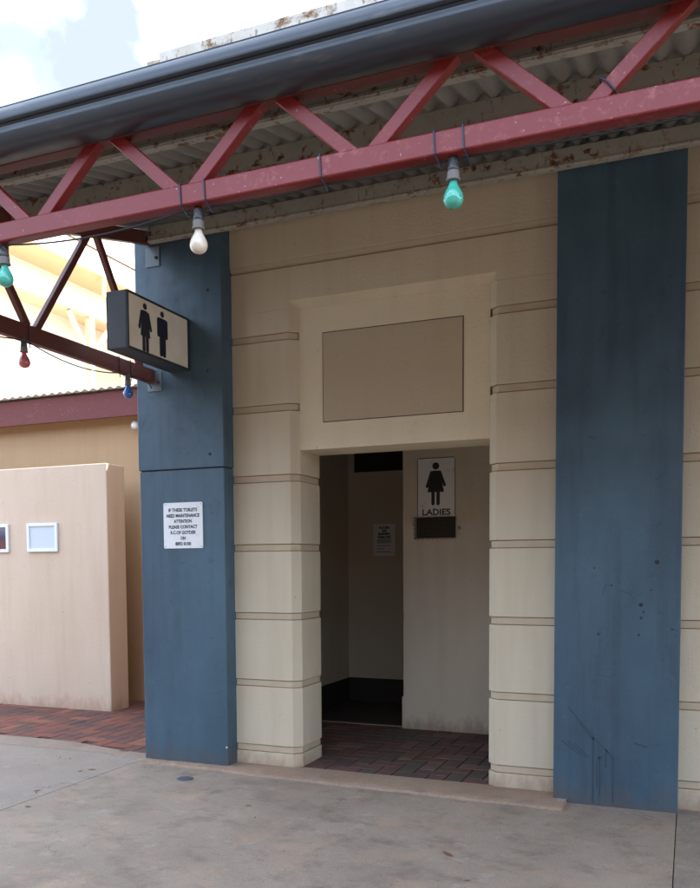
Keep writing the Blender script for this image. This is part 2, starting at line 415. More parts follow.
# wall above the surround, with the mitred chamfer over the panel
bm = bmesh.new()
vs = {}
def V(x, y, z): return bm.verts.new((x, y, z))
zc, zt = 3.546, 3.852
A = [V(XL, 0, zc), V(xl-CH, 0, zc), V(xl-CH, 0, zc+CH), V(xr+CH, 0, zc+CH), V(xr+CH, 0, zc), V(6.9, 0, zc), V(6.9, 0, zt), V(XL, 0, zt)]
bm.faces.new(A)
i0, i1 = V(xl, CH, zc), V(xr, CH, zc)
bm.faces.new((A[1], A[2], i0)); bm.faces.new((A[2], A[3], i1, i0)); bm.faces.new((A[3], A[4], i1))
b = [V(XL, .416, zc), V(6.9, .416, zc), V(6.9, .416, zt), V(XL, .416, zt)]
bi0, bi1 = V(xl, .416, zc), V(xr, .416, zc)
bm.faces.new((A[7], A[6], b[2], b[3])); bm.faces.new((b[0], b[3], A[7], A[0])); bm.faces.new((A[5], A[6], b[2], b[1]))
bm.faces.new((A[0], A[1], i0, bi0, b[0])); bm.faces.new((A[4], A[5], b[1], bi1, i1)); bm.faces.new((i0, i1, bi1, bi0)); bm.faces.new((b[0], bi0, bi1, b[1], b[2], b[3]))
obj('wall', bm, M['cream'], T)
bm = bmesh.new()   # string mould and upper wall, standing a little proud
extrude_x(bm, [(.016, 3.852), (.018, 3.862), (-.004, 3.880), (-.014, 3.897), (-.016, 3.905), (.40, 3.905), (.40, 3.852)], -3.43, 6.9)
obj('string_mould', bm, M['mould'], T)
bm = bmesh.new(); box(bm, -3.432, 6.9, -.018, .41, 3.906, 4.9); box(bm, -4.13, -3.433, .02, .41, 4.0, 4.9)
obj('wall', bm, M['cream'], T, .004)
bm = bmesh.new()
box(bm, -3.98, 6.9, .01, .38, 4.901, 5.690); box(bm, -4.10, -3.981, .01, .38, 4.901, 5.640)
obj('parapet', bm, M['parapet'], T, .008)
# bits of the shell behind: side wall, back wall, roof
bm = bmesh.new()
box(bm, -4.13, -3.72, .16, 8.0, -.1, 3.999); box(bm, -4.13, -3.9, .42, 8.0, 4.0, 4.9); box(bm, 6.5, 6.9, .42, 8.0, -.1, 4.9); box(bm, -3.9, 6.5, 7.8, 8.0, -.1, 4.9)
obj('side_wall', bm, M['tan'], T)
obj('roof', B(-4.2, 6.95, .39, 8.1, 4.902, 5.0), M['roof_out'], T)
# over-door panel
bm = bmesh.new(); box(bm, xl-.003, xr+.003, .056, .412, 2.484, 3.549)
lint = obj('door_head', bm, M['frame_cream'], T, .004)
bm = bmesh.new()
F = (-2.590, -1.512, 2.688, 3.347)
# moulded recess: thin frame shadow line and flat board
box(bm, F[0], F[1], .049, .0575, F[2], F[3])
brd = obj('blank_panel', bm, M['panel_tan'], lint, .002)
bm = bmesh.new()
for a in ((F[0]-.006, F[0]-.0005, F[2]-.006, F[3]+.006), (F[1]+.0005, F[1]+.007, F[2]-.006, F[3]+.006), (F[0], F[1], F[2]-.006, F[2]-.0005), (F[0], F[1], F[3]+.0005, F[3]+.006)):
    box(bm, a[0], a[1], .0535, .0572, a[2], a[3])
obj('panel_edge', bm, M['crack'], lint)
# pilasters
def pilaster(x0, x1, z0, name='pilaster', ledge=None, marks=None):
    bm = bmesh.new()
    if ledge:
        box(bm, x0+.006, x1-.0, -.140, .135, z0, ledge-.004); box(bm, x0, x1+.004, -.148, .135, ledge+.004, 4.22)
        box(bm, x0+.012, x1-.008, -.130, .13, ledge-.006, ledge+.006, 1)
    else: box(bm, x0, x1, -.140, -.001, z0, 4.22)
    p = obj(name, bm, [M['blue'], M['crack']], T, .006)
    return p
pl = pilaster(-4.14, -3.350, .012, ledge=2.365)
pl['label'] = 'blue pilaster left of the doorway carrying the notice and the light box'
pr = pilaster(-.834, -.052, -.02)
pr['label'] = 'wide blue pilaster right of the doorway with scraped marks near its foot'
pilaster(3.3, 4.08, -.02)
bm = bmesh.new()                     # screw heads left in the left pilaster
bm.free()
for x, z in ((-3.469, 3.721), (-3.480, 3.108), (-3.47, 2.47)):
    bm = bmesh.new(); lathe(bm, [(.011, 0), (.011, -.004), (.006, -.008)], (x, -.1475, z), 12, 'Y'); obj('screw_head', bm, M['crack'], pl)
bm = bmesh.new(); lathe(bm, [(.010, 0), (.010, -.003), (.004, -.006)], (-3.362, -.1405, .17), 12, 'Y'); obj('screw_head', bm, M['parapet'], pl)
# scraped outline marks on the right pilaster
def stroke(pts, w):
    bm = bmesh.new()
    for (a, c), (d, e_) in zip(pts, pts[1:]): beam(bm, (a, -.1405, c), (d, -.1405, e_), .0016, w)
    obj('paint_scrape', bm, M['blue_mark'], pr)
stroke([(-.74, .647), (-.69, .590), (-.662, .552)], .010); stroke([(-.662, .552), (-.62, .50), (-.578, .451)], .024)
stroke([(-.578, .451), (-.494, .377), (-.450, .328), (-.449, .03)], .010); stroke([(-.578, .451), (-.575, .016)], .014); stroke([(-.494, .377), (-.495, .26)], .012)
stroke([(-.78, .42), (-.66, .33)], .007); stroke([(-.74, .42), (-.62, .315)], .007); stroke([(-.70, .41), (-.60, .32)], .006)
stroke([(-.535, .33), (-.532, .06)], .007); stroke([(-.555, .30), (-.551, .12)], .006); stroke([(-.32, .435), (-.275, .425), (-.24, .415)], .012); stroke([(-.55, .315), (-.51, .33)], .016)
stroke([(-.42, 1.43), (-.36, 1.405), (-.335, 1.37)], .004); stroke([(-.53, 1.40), (-.51, 1.46), (-.46, 1.455)], .004)
for x, z, r in ((-.196, 1.608, .015), (-.289, 1.334, .014), (-.273, 1.289, .008), (-.287, 1.250, .009), (-.582, 1.572, .006), (-.47, 1.46, .006), (-.30, 1.14, .008), (-.55, 1.14, .009), (-.23, 1.43, .006), (-.10, 1.18, .007)):
    bm = bmesh.new(); lathe(bm, [(r, 0), (r*.9, -.0006), (r*.4, -.001)], (x, -.1402, z), 14, 'Y'); obj('chip_mark', bm, M['chip'], pr)

# alcove and passage
bm = bmesh.new(); box(bm, -2.544, -.9, 1.79, 1.93, .012, 3.10)
obj('alcove_wall', bm, M['alcove'], T, .006)
bm = bmesh.new(); box(bm, -2.547, -2.542+.0, 1.797, 1.93, .015, .30); box(bm, -2.56, -2.545, 1.80, 1.93, .015, .33); obj('corner_guard', bm, M['alcove'], T, .003)
obj('alcove_side_wall', B(-.898, -.80, .417, 1.93, .0, 3.1), M['alcove'], T)
bm = bmesh.new(); box(bm, -3.719, -3.684, .417, 3.199, .29, 3.1); box(bm, -3.719, -.8, 3.2, 3.3, .29, 3.1)
obj('passage_wall', bm, M['inside'], T)
bm = bmesh.new(); box(bm, -3.719, -3.678, .417, 3.194, .0, .289); box(bm, -3.72, -.8, 3.194, 3.3, .0, .289)
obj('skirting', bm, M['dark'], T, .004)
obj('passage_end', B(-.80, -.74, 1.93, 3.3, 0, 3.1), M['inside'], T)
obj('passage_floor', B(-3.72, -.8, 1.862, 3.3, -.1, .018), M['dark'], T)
obj('door_sill', B(-3.68, -2.545, 1.832, 1.862, -.1, .034), M['kerb'], T, .004)
obj('ceiling', B(-3.72, -.74, .413, 3.3, 3.101, 3.2), M['inside'], T)
w = obj('window', B(-3.60, -2.9, 3.190, 3.1995, 2.665, 2.96), M['void'], T)
bm = bmesh.new()
for a in ((-3.66, -3.60, 2.60, 3.02), (-2.9, -2.84, 2.60, 3.02), (-3.60, -2.9, 2.60, 2.664), (-3.60, -2.9, 2.961, 3.02)): box(bm, a[0], a[1], 3.178, 3.1995, a[2], a[3])
obj('window_frame', bm, M['inside'], w, .003)

# ------------------------------------------------------------------ writing and signs
def text_bm(bm, s, x, y, z, size, bold=0, wid=1.0, mi=1, right=Vector((1, 0, 0)), nrm=Vector((0, -1, 0)), dep=.0012, maxw=None):
    cu = bpy.data.curves.new('t', 'FONT'); cu.body = s; cu.size = size; cu.align_x = 'CENTER'; cu.offset = bold; cu.extrude = 0; cu.resolution_u = 3
    o = bpy.data.objects.new('t', cu); C.objects.link(o); bpy.context.view_layer.update()
    me = bpy.data.meshes.new_from_object(o.evaluated_get(bpy.context.evaluated_depsgraph_get()))
    C.objects.unlink(o); bpy.data.objects.remove(o)
    xs = [v.co.x for v in me.vertices]
    if maxw: wid = maxw/(max(xs)-min(xs))
    vv = [bm.verts.new(Vector((x, y, z))+right*(v.co.x*wid)+Vector((0, 0, v.co.y))+nrm*dep) for v in me.vertices]
    for p in me.polygons:
        try: bm.faces.new([vv[i] for i in p.vertices]).material_index = mi
        except ValueError: pass
    bpy.data.meshes.remove(me)
def panel_round(bm, x0, x1, z0, z1, y0, y1, r, mi=0):
    pts = []
    for cx, cz, a0 in ((x1-r, z0+r, -90), (x1-r, z1-r, 0), (x0+r, z1-r, 90), (x0+r, z0+r, 180)):
        for k in range(5): t = R(a0+k*22.5); pts.append((cx+r*math.cos(t), cz+r*math.sin(t)))
    a = [bm.verts.new((x, y0, z)) for x, z in pts]; b = [bm.verts.new((x, y1, z)) for x, z in pts]; n = len(pts)
    bm.faces.new(a).material_index = mi; bm.faces.new(b[::-1]).material_index = mi
    for i in range(n): bm.faces.new((a[i], a[(i+1) % n], b[(i+1) % n], b[i])).material_index = mi
# maintenance notice
def sign_thing(name, loc, label, cat): return empty(name, loc, label, cat)
Y0 = -.1445
s = sign_thing('notice_sign', (-3.727, Y0, 1.742), 'small square white notice with dark blue maintenance message screwed to the left blue pilaster', 'sign')
bm = bmesh.new(); panel_round(bm, -3.908, -3.546, 1.742, 2.104, Y0-.004, Y0+.004, .012); obj('sign_plate', bm, M['white'], s)
bm = bmesh.new()
lines = [('IF THESE TOILETS', .265), ('NEED MAINTENANCE', .305), ('ATTENTION', .165), ('PLEASE CONTACT', .265), ('R.C.OF GOYDER', .235), ('ON', .045), ('8892 0100', .145)]
for k, (t, wd) in enumerate(lines): text_bm(bm, t, -3.727, Y0-.004, 2.104-.071-k*.0445, .036, .0012, maxw=wd, mi=0)
obj('lettering', bm, M['navy'], s)
for x, z in ((-3.893, 1.757), (-3.561, 1.757), (-3.893, 2.089), (-3.561, 2.089)):
    bm = bmesh.new(); lathe(bm, [(.005, 0), (.004, -.003)], (x, Y0-.004, z), 10, 'Y'); obj('screw_head', bm, M['steel'], s)
# interior paper notice
s = sign_thing('paper_notice', (-3.238, 3.19, 1.705), 'dim white paper notice taped to the wall at the back of the dark passage', 'notice')
obj('sheet', B(-3.371, -3.106, 3.192, 3.196, 1.705, 2.068), M['paper'], s)
bm = bmesh.new()
for k, (t, wd) in enumerate((('FLOORS', .12), ('ARE', .06), ('SLIPPERY', .155), ('WHEN WET', .165))): text_bm(bm, t, -3.238, 3.192, 2.068-.055-k*.036, .034, .002, maxw=wd, mi=0)
for k in range(4): box(bm, -3.33+.002*k, -3.15-.004*k, 3.1905, 3.1918, 1.888-k*.013, 1.894-k*.013)
for z, x in ((1.82, -3.17), (1.785, -3.24), (1.75, -3.16)): box(bm, -3.33, x, 3.1905, 3.1918, z-.003, z+.003)
obj('lettering', bm, M['black'], s)

# pictograms drawn in (u, v): u to the right, v up
def capsule(p, q, r, k=7):
    (x0, y0), (x1, y1) = p, q; a = math.atan2(y1-y0, x1-x0); pts = []
    for i in range(k+1): t = a-math.pi/2+math.pi*i/k; pts.append((x1+r*math.cos(t), y1+r*math.sin(t)))
    for i in range(k+1): t = a+math.pi/2+math.pi*i/k; pts.append((x0+r*math.cos(t), y0+r*math.sin(t)))
    return pts
def circle(c, r, k=24): return [(c[0]+r*math.cos(2*math.pi*i/k), c[1]+r*math.sin(2*math.pi*i/k)) for i in range(k)]
def pict(bm, polys, f, dep=.0015):
    for j, P in enumerate(polys):
        e = dep*(1+.18*j)
        a = [bm.verts.new(f(u, v, 0)) for u, v in P]; b = [bm.verts.new(f(u, v, e)) for u, v in P]; n = len(P)
        bm.faces.new(a); bm.faces.new(b[::-1])
        for i in range(n): bm.faces.new((a[i], a[(i+1) % n], b[(i+1) % n], b[i]))
# LADIES sign, units: metres from the plate centre/top
s = sign_thing('ladies_sign', (-2.212, 1.79, 2.055), 'white rectangular toilet sign with a black woman symbol above the word LADIES', 'sign')
bm = bmesh.new(); panel_round(bm, -2.396, -2.028, 2.050, 2.598, 1.782, 1.788, .014); obj('sign_plate', bm, M['white_old'], s)
bm = bmesh.new()
for a in ((-2.396, -2.390, 2.06, 2.588), (-2.034, -2.028, 2.06, 2.588), (-2.386, -2.038, 2.592, 2.598)): box(bm, a[0], a[1], 1.7800, 1.7815, a[2], a[3])
obj('border_line', bm, M['grille'], s)
k = .00121
def U(x, y): return ((x-299)*k, -(y-150)*k)
polys = [circle(U(296, 214), 27*k), [U(262, 258), U(270, 250), U(322, 250), U(330, 258), U(362, 414), U(229, 414)], capsule(U(262, 262), U(226, 370), 11*k), capsule(U(329, 262), U(366, 362), 11*k),
         capsule(U(274, 400), U(274, 503), 13*k), capsule(U(315, 400), U(315, 503), 13*k)]
bm = bmesh.new(); pict(bm, polys, lambda u, v, d: Vector((-2.212+u, 1.7818-d, 2.598+v))); obj('woman_symbol', bm, M['black'], s)
bm = bmesh.new(); text_bm(bm, 'LADIES', -2.212, 1.782, 2.598-(590-150)*k, .078, .0022, maxw=.272, mi=0); obj('lettering', bm, M['black'], s)
# little wire grille below
s = empty('wall_grille', (-2.21, 1.79, 1.845), 'small dark wire vent grille on the wall directly below the LADIES sign', 'vent')
obj('backing', B(-2.405, -2.030, 1.776, 1.7885, 1.852, 2.042), M['grille_back'], s)
bm = bmesh.new()
for i in range(24): x = -2.415+i*.0170; beam(bm, (x, 1.766, 1.838+.006*math.sin(i*2.3)), (x, 1.768, 2.05+.004*math.sin(i*1.7)), .004, .0045)
for i in range(9): z = 1.850+i*.0235; beam(bm, (-2.430+.005*math.sin(i*3), 1.760, z), (-2.012, 1.760, z+.004), .004, .0055, (0, 0, 1))
obj('wire_mesh', bm, M['grille'], s)
bm = bmesh.new(); lathe(bm, [(.012, 0), (.016, -.008), (.014, -.020), (.006, -.026)], (-1.990, 1.789, 1.939), 16, 'Y'); obj('catch', bm, M['steel'], s, smooth=True)

# ------------------------------------------------------------------ light box sign
s = empty('light_box_sign', (-3.725, -.53, 3.122), 'projecting charcoal light box with navy woman and man symbols on its cream face', 'sign')
yA, yB, z0, z1, xA, xB = -.918, -.150, 3.122, 3.522, -3.812, -3.648
bm = bmesh.new(); box(bm, xA, xB, yA, yB, z0, z1)
hb = obj('housing', bm, M['sign_box'], s, .006)
bm = bmesh.new(); fw = .017
for (a, b, c, d) in ((yA, yA+fw, z0, z1), (yB-fw, yB, z0, z1), (yA+fw, yB-fw, z0, z0+fw), (yA+fw, yB-fw, z1-fw, z1)):
    box(bm, xB+.0005, xB+.008, a, b, c, d); box(bm, xA-.008, xA-.0005, a, b, c, d)
obj('face_frame', bm, M['sign_box'], s, .002)
bm = bmesh.new(); box(bm, xB+.0005, xB+.0035, yA+fw, yB-fw, z0+fw, z1-fw); box(bm, xA-.0035, xA-.0005, yA+fw, yB-fw, z0+fw, z1-fw)
obj('sign_face', bm, M['sign_face'], s)
woman = [circle((0, 0), .0225), [(-.030, -.030), (.022, -.030), (.030, -.037), (.058, -.213), (-.056, -.213), (-.042, -.120)], capsule((-.040, -.046), (-.068, -.158), .013), capsule((.036, -.048), (.066, -.152), .013),
         capsule((-.020, -.200), (-.020, -.305), .0165), capsule((.021, -.200), (.021, -.305), .0165)]
man = [circle((0, 0), .0225), [(-.045, -.030), (.045, -.030), (.052, -.040), (.041, -.170), (-.041, -.170), (-.052, -.040)], capsule((-.053, -.046), (-.053, -.160), .0125), capsule((.053, -.046), (.053, -.160), .0125),
       capsule((-.0195, -.150), (-.0195, -.292), .0185), capsule((.0195, -.150), (.0195, -.292), .0185)]
for nm, P, yc in (('woman_symbol', woman, -.711), ('man_symbol', man, -.500)):
    bm = bmesh.new(); pict(bm, P, lambda u, v, d: Vector((xB+.0036+d, yc+u, 3.458+v))); obj(nm, bm, M['navy'], s)
    bm = bmesh.new(); pict(bm, P, lambda u, v, d: Vector((xA-.0036-d, yc+u, 3.458+v))); obj(nm, bm, M['navy'], s)

# ------------------------------------------------------------------ awning
AX0, AX1 = -4.12, 4.4
A_ = empty('awning', (-2, -1.5, 3.0), 'street awning of rusty corrugated iron on a maroon lattice girder with slate blue gutter', 'awning')
def roofz(y): return 4.245+.262*(y+.2)
pitch = .1085; amp = .0185
bm = bmesh.new(); n = int((AX1-AX0)/pitch*8); ya, yb = .0-.022, -2.868
rows = []
for y in (ya, -1.0, -2.0, yb):
    rows.append([bm.verts.new((AX0+i*pitch/8, y, roofz(y)+amp+amp*math.cos(2*math.pi*i/8))) for i in range(n+1)])
for a, b in zip(rows, rows[1:]):
    for i in range(n): bm.faces.new((a[i], a[i+1], b[i+1], b[i]))
o = obj('roof_sheet', bm, M['sheet'], A_, smooth=True); sm = o.modifiers.new('solid', 'SOLIDIFY'); sm.thickness = .0012
def purlin(y, h, x0=-3.955, lip=.016, fl=.045):
    """lipped channel, web towards the street"""
    zt = roofz(y)-.001; bm = bmesh.new(); t = .004
    box(bm, x0, AX1-.02, y, y+t, zt-h, zt); box(bm, x0, AX1-.02, y+t, y+fl, zt-h, zt-h+t); box(bm, x0, AX1-.02, y+t, y+fl, zt-t, zt)
    box(bm, x0, AX1-.02, y+fl-t, y+fl, zt-h+t, zt-h+lip)
    # rolled swage line along the web
    extrude_x(bm, [(y, zt-h*.80), (y-.006, zt-h*.84), (y-.006, zt-h*.94), (y, zt-h*.98)], x0, AX1-.02)
    return obj('purlin', bm, M['purlin'], A_, .0015)
purlin(-.225, .118); purlin(-1.64, .128, -4.07); purlin(-2.47, .125, -4.07)
# front lattice girder
gy0, gy1 = -2.84, -2.777
gd = obj('girder_chord', B(AX0, AX1, gy0, gy1, 3.058, 3.140), M['maroon'], A_, .006)
gd['label'] = 'maroon bottom chord of the front lattice girder'
obj('girder_chord', B(AX0, AX1, gy0, gy1, 3.384, 3.470), M['brownred'], A_, .005)
k = -3
while -2.31+.777*k < AX1-.3:
    x0 = -2.31+.777*k
    for sgn in (-1, 1):
        xa, xb = x0+sgn*.335, x0+sgn*.062
        if min(xa, xb) > AX0+.04 and max(xa, xb) < AX1:
            bm = bmesh.new(); ex = (xb-xa)*.13; beam(bm, (xa-ex, -2.812, 3.139-.036), (xb+ex, -2.812, 3.389+.03), .046, .053)
            obj('girder_diagonal', bm, M['maroon'], A_, .004)
    k += 1
# gutter: rolled bead, ogee front, flat sole
prof = [(-2.846, 3.560), (-2.846, 3.385), (-2.862, 3.377), (-2.915, 3.374), (-2.945, 3.378), (-2.968, 3.388), (-2.985, 3.402), (-2.994, 3.418), (-2.997, 3.428), (-2.995, 3.438), (-2.996, 3.446), (-3.001, 3.450),
        (-3.004, 3.452), (-3.002, 3.455), (-3.014, 3.4565), (-3.020, 3.460), (-3.022, 3.467), (-3.022, 3.486), (-3.017, 3.502), (-3.010, 3.513), (-3.006, 3.518), (-3.007, 3.522), (-3.001, 3.525), (-2.996, 3.520), (-2.993, 3.47), (-2.985, 3.42), (-2.95, 3.388), (-2.868, 3.386), (-2.854, 3.395), (-2.854, 3.560)]
bm = bmesh.new(); extrude_x(bm, prof, AX0-.03, AX1)
bmesh.ops.triangulate(bm, faces=[f for f in bm.faces if len(f.verts) > 6])
o = obj('gutter', bm, M['gutter'], A_, smooth=True); es = o.modifiers.new('split', 'EDGE_SPLIT'); es.split_angle = R(33)
# return truss at the left end, running back to the pilaster
tx0, tx1 = -4.02, -3.965; txc = (tx0+tx1)/2
obj('side_chord', B(tx0, tx1, gy1+.001, -.152, 3.052, 3.160), M['brownred'], A_, .006)
bm = bmesh.new(); p = (txc, -.152, roofz(-.152)-.075+.0); q = (txc, -2.777, roofz(-2.777)-.085)
beam(bm, p, q, tx1-tx0, .10, (1, 0, 0)); obj('side_chord', bm, M['brownred'], A_, .006)
def dia(y0, z0, y1, z1): 
    bm = bmesh.new(); beam(bm, (txc, y0, z0), (txc, y1, z1), .040, .045, (1, 0, 0)); obj('side_diagonal', bm, M['brownred'], A_, .004)
dia(-1.42, 3.155, -.862, 3.99); dia(-.80, 3.99, -.30, 3.155); dia(-1.50, 3.155, -1.90, 3.73); dia(-2.5, 3.155, -1.97, 3.73)
for zc_, lab in ((4.045, 0), (3.075, 0)):
    bm = bmesh.new(); box(bm, -4.03, -3.898, -.156, -.1485, zc_-.085, zc_+.065)
    br = obj('bracket', bm, M['dull_iron'], A_, .002)
    bm = bmesh.new(); lathe(bm, [(.013, 0), (.013, -.008), (.006, -.014)], (-3.927, -.1565, zc_-.02), 6, 'Y'); obj('bolt', bm, M['crack'], br)

# ------------------------------------------------------------------ festoon cables and lamps
def festoon(name, label, pts, ties, r=.0042):
    xs = pts[0]; s = empty(name, pts[0], label, 'cable')
    bm = bmesh.new(); tube(bm, pts, r, 8); obj('cable', bm, M['cable'], s, smooth=True)
    for tpts in ties:
        bm = bmesh.new(); tube(bm, tpts, .0032, 6); obj('cable_tie', bm, M['tie'], s)
    return s
def loop_front(x, tail=.03):
    a, b, z0, z1 = gy0-.004, gy1+.004, 3.0535, 3.1445
    return [(x+.012, -2.80, z0-tail), (x+.004, a+.01, z0-.002), (x, a, z0+.006), (x-.004, a, z1-.003), (x-.004, a+.006, z1), (x-.004, b, z1), (x, b, z0), (x+.01, -2.80, z0-.004)]
pts = []
for i in range(0, 161):
    x = AX0+.06+i*(AX1-AX0-.1)/160
    sag = 0
    for a, b, d in ((-4.05, -3.94, .01), (-3.9, -2.885, .020), (-2.865, -1.93, .034), (-1.93, -1.82, .006), (-1.82, -1.31, .008), (-1.31, -.865, .008), (-.865, -.76, .005), (-.76, .30, .012)):
        if a < x < b: t = (x-a)/(b-a); sag = d*4*t*(1-t)
    pts.append((x, -2.800-(.012 if -2.85 < x < -1.95 else 0), 3.050-sag))
festoon('festoon_cable', 'black lamp cable tied with blue ties along the underside of the maroon front girder', pts,
        [loop_front(x) for x in (-2.905, -1.930, -1.817, -1.3096, -.8648, -.7591)] + [[(-.300, -2.785, 3.200), (-.303, -2.815, 3.205), (-.298, -2.841, 3.199), (-.277, -2.8435, 3.183), (-.254, -2.841, 3.152), (-.247, -2.815, 3.143), (-.254, -2.785, 3.150)]])
def loop_side(y):
    a, b, z0, z1 = tx1+.004, tx0-.004, 3.047, 3.165
    return [(a-.02, y+.03, z0-.03), (a, y+.004, z0+.004), (a, y, z1-.002), (b, y, z1), (b, y, z0), (a-.02, y, z0-.004)]
pts = []
for i in range(0, 100):
    y = -2.70+i*2.44/99; sag = 0
    for a, b, d in ((-2.7, -1.62, .05), (-1.50, -.60, .050), (-.46, -.28, -.01)):
        if a < y < b: t = (y-a)/(b-a); sag = d*4*t*(1-t)
    pts.append((-3.962, y, 3.042-sag))
pts += [(-3.94, -.255, 3.02), (-3.93, -.24, 2.99)]
festoon('festoon_cable', 'thin black lamp cable sagging beneath the brown red side truss beside the light box sign', pts, [loop_side(y) for y in (-1.52, -.60, -.463)])
def lamp(loc, mat, label, tilt=0, dz=0):
    s = empty('hanging_lamp', loc, label, 'light bulb', 'festoon lamps under the awning trusses')
    x, y, z = loc
    bm = bmesh.new()
    lathe(bm, [(.010, 0), (.017, -.001), (.0195, -.006), (.0185, -.030), (.0205, -.034), (.021, -.040), (.0205, -.048)], loc, 20); 
    obj('socket', bm, M['socket'], s, smooth=True)
    bm = bmesh.new(); lathe(bm, [(.0205, -.0485), (.0225, -.052), (.0225, -.074), (.0260, -.076), (.0260, -.082), (.019, -.083)], loc, 20); obj('socket_collar', bm, M['collar'], s, smooth=False)
    bm = bmesh.new()
    pr_ = [(.0135, -.083), (.0145, -.090), (.018, -.099), (.0235, -.109), (.0300, -.121), (.0345, -.132), (.0365, -.143), (.0355, -.154), (.0310, -.165), (.0235, -.173), (.013, -.178), (.004, -.180)]
    lathe(bm, pr_, loc, 48); obj('bulb', bm, mat, s, smooth=True)
    s.rotation_euler = (tilt, tilt*.6, 0)
    return s
lamp((-1.878, -2.795, 3.055), M['b_white'], 'white glass lamp hanging from the maroon girder, level with the left blue pilaster', .02)
lamp((-.810, -2.795, 3.058), M['b_green'], 'green glass lamp hanging from the maroon girder above the right of the doorway', -.01)
lamp((-2.905, -2.795, 3.055), M['b_green'], 'green glass lamp cut by the left edge of the picture, under maroon girder', .01)
for o, m, lab, y in ((0, 'b_red', 'dull red glass lamp hanging below the side truss to the left of the light box', -1.588), (0, 'b_blue', 'deep blue glass lamp hanging below the side truss just under the light box sign', -.53)):
    lamp((-3.94, y, 3.046), M[m], lab, .03)

# ------------------------------------------------------------------ small things on the ground
bm = bmesh.new(); lathe(bm, [(.062, .0005), (.062, .004), (.055, .007), (.02, .008)], (-3.499, -.524, 0), 28)
top('drain_cover', bm, M['blue'], 'round blue grey cap set in the concrete in front of the left blue pilaster', 'drain cover', smooth=False)
rl = random.Random(4)
def leaf(x, y, L, a, label, z=.004, m='leaf'):
    bm = bmesh.new(); P = [(-1, 0, .1), (-.6, .28, .02), (-.1, .36, .10), (.5, .24, .03), (1, 0, .22), (.5, -.26, .05), (-.1, -.34, .02), (-.6, -.22, .06)]
    ca, sa = math.cos(a), math.sin(a); up = []; 
    for u, v, h in P: up.append((x+L*(u*ca-v*sa), y+L*(u*sa+v*ca), z+h*L*.6))
    c1 = [bm.verts.new(p) for p in up]; c2 = [bm.verts.new((p[0], p[1], p[2]-.0012)) for p in up]
    mt, mb = bm.verts.new((x, y, z+.001)), bm.verts.new((x, y, z-.0004))
    for i in range(8): j = (i+1) % 8; bm.faces.new((c1[i], c1[j], mt)); bm.faces.new((c2[j], c2[i], mb)); bm.faces.new((c1[i], c2[i], c2[j], c1[j]))
    top('dry_leaf', bm, M[m], label, 'leaf', group='dry leaves on the paving')
leaf(-4.345, -.549, .034, .3, 'brown dry leaf on the pale slab nearest the left blue pilaster')
leaf(-4.40, -.62, .022, 1.2, 'tiny brown leaf on the pale slab close behind a larger leaf')
leaf(-4.306, -1.189, .026, .9, 'curled brown leaf on the pale slab, farther of the pair by the joint')
leaf(-4.275, -1.23, .018, 2.2, 'small brown leaf touching the curled leaf by the slab joint')
leaf(-4.074, -1.524, .026, .1, 'brown leaf lying just across the joint on the grey slab')
leaf(-2.708, -.975, .022, .5, 'flat brown leaf on the grey slab in front of the left cream pier')
leaf(-2.537, -1.192, .014, 1.9, 'tiny brown leaf on the grey slab before the doorway')
leaf(-1.216, -1.40, .045, 2.5, 'thin brown twig like leaf on the slab before the right pier')
leaf(-1.022, -1.738, .018, .4, 'small orange brown leaf at the front edge of the picture, on the slab')
leaf(-5.745, .795, .02, 1.4, 'dark curled leaf on the red courtyard pavers', .010)
leaf(-4.92, 1.12, .024, .4, 'dark curled leaf on the courtyard pavers near the left blue pilaster', .010)

bm = bmesh.new()
rg = random.Random(21)
for i in range(520):
    x = rg.uniform(-5.2, .1); yb_ = -.30-.04*(x+2.5)/2 if x < -.75 else -.15
    y = yb_-abs(rg.gauss(0, .10 if rg.random() < .7 else .7))
    if x < -4.2: y -= .0
    r_ = rg.uniform(.0012, .0040)*(1.0 if rg.random() < .96 else 1.8)
    vs_g = bmesh.ops.create_icosphere(bm, subdivisions=1, radius=r_)['verts']
    for v in vs_g: v.co = Vector((v.co.x*rg.uniform(.8, 1.3)+x, v.co.y*rg.uniform(.8, 1.2)+y, v.co.z*.7+r_*.5))
gr = obj('grit', bm, M['threshold']); tag(gr, 'fine pinkish grit and crumbs swept against the threshold and over the slab', 'grit', kind='stuff')
bm = bmesh.new(); P = [(1.0*math.cos(t)*.055*(1+.25*math.sin(3*t)), math.sin(t)*.028*(1+.2*math.cos(2*t))) for t in [2*math.pi*k/18 for k in range(18)]]
prism(bm, [(-1.433+a, -.385+b) for a, b in P], -.0005, .0035); top('mortar_spill', bm, M['kerb'], 'small pale mortar spill on the concrete in front of the doorway', 'mortar spill')

# ------------------------------------------------------------------ courtyard at the left
top('screen_wall', B(-12.5, -5.882, 1.647, 1.962, -.02, 2.724), M['peach'], 'peach rendered free standing screen wall holding the framed pictures', 'wall', bevel=.012)
def frame(x0, x1, z0, z1, m, label, y=1.645):
    s = empty('picture_frame', ((x0+x1)/2, y, z0), label, 'picture frame'); bm = bmesh.new(); w = .036
    for a in ((x0, x0+w, z0, z1), (x1-w, x1, z0, z1), (x0+w, x1-w, z0, z0+w), (x0+w, x1-w, z1-w, z1)): box(bm, a[0], a[1], y-.026, y, a[2], a[3])
    obj('frame', bm, M['white_frame'], s, .004)
    obj('print', B(x0+w, x1-w, y-.012, y-.001, z0+w, z1-w), M[m], s)
frame(-6.988, -6.553, 1.772, 2.095, 'paper_grey', 'white frame around a blank pale print, nearest the end of the peach wall')
frame(-7.70, -7.262, 1.772, 2.095, 'print', 'white frame around a dark red and blue print on the peach wall')
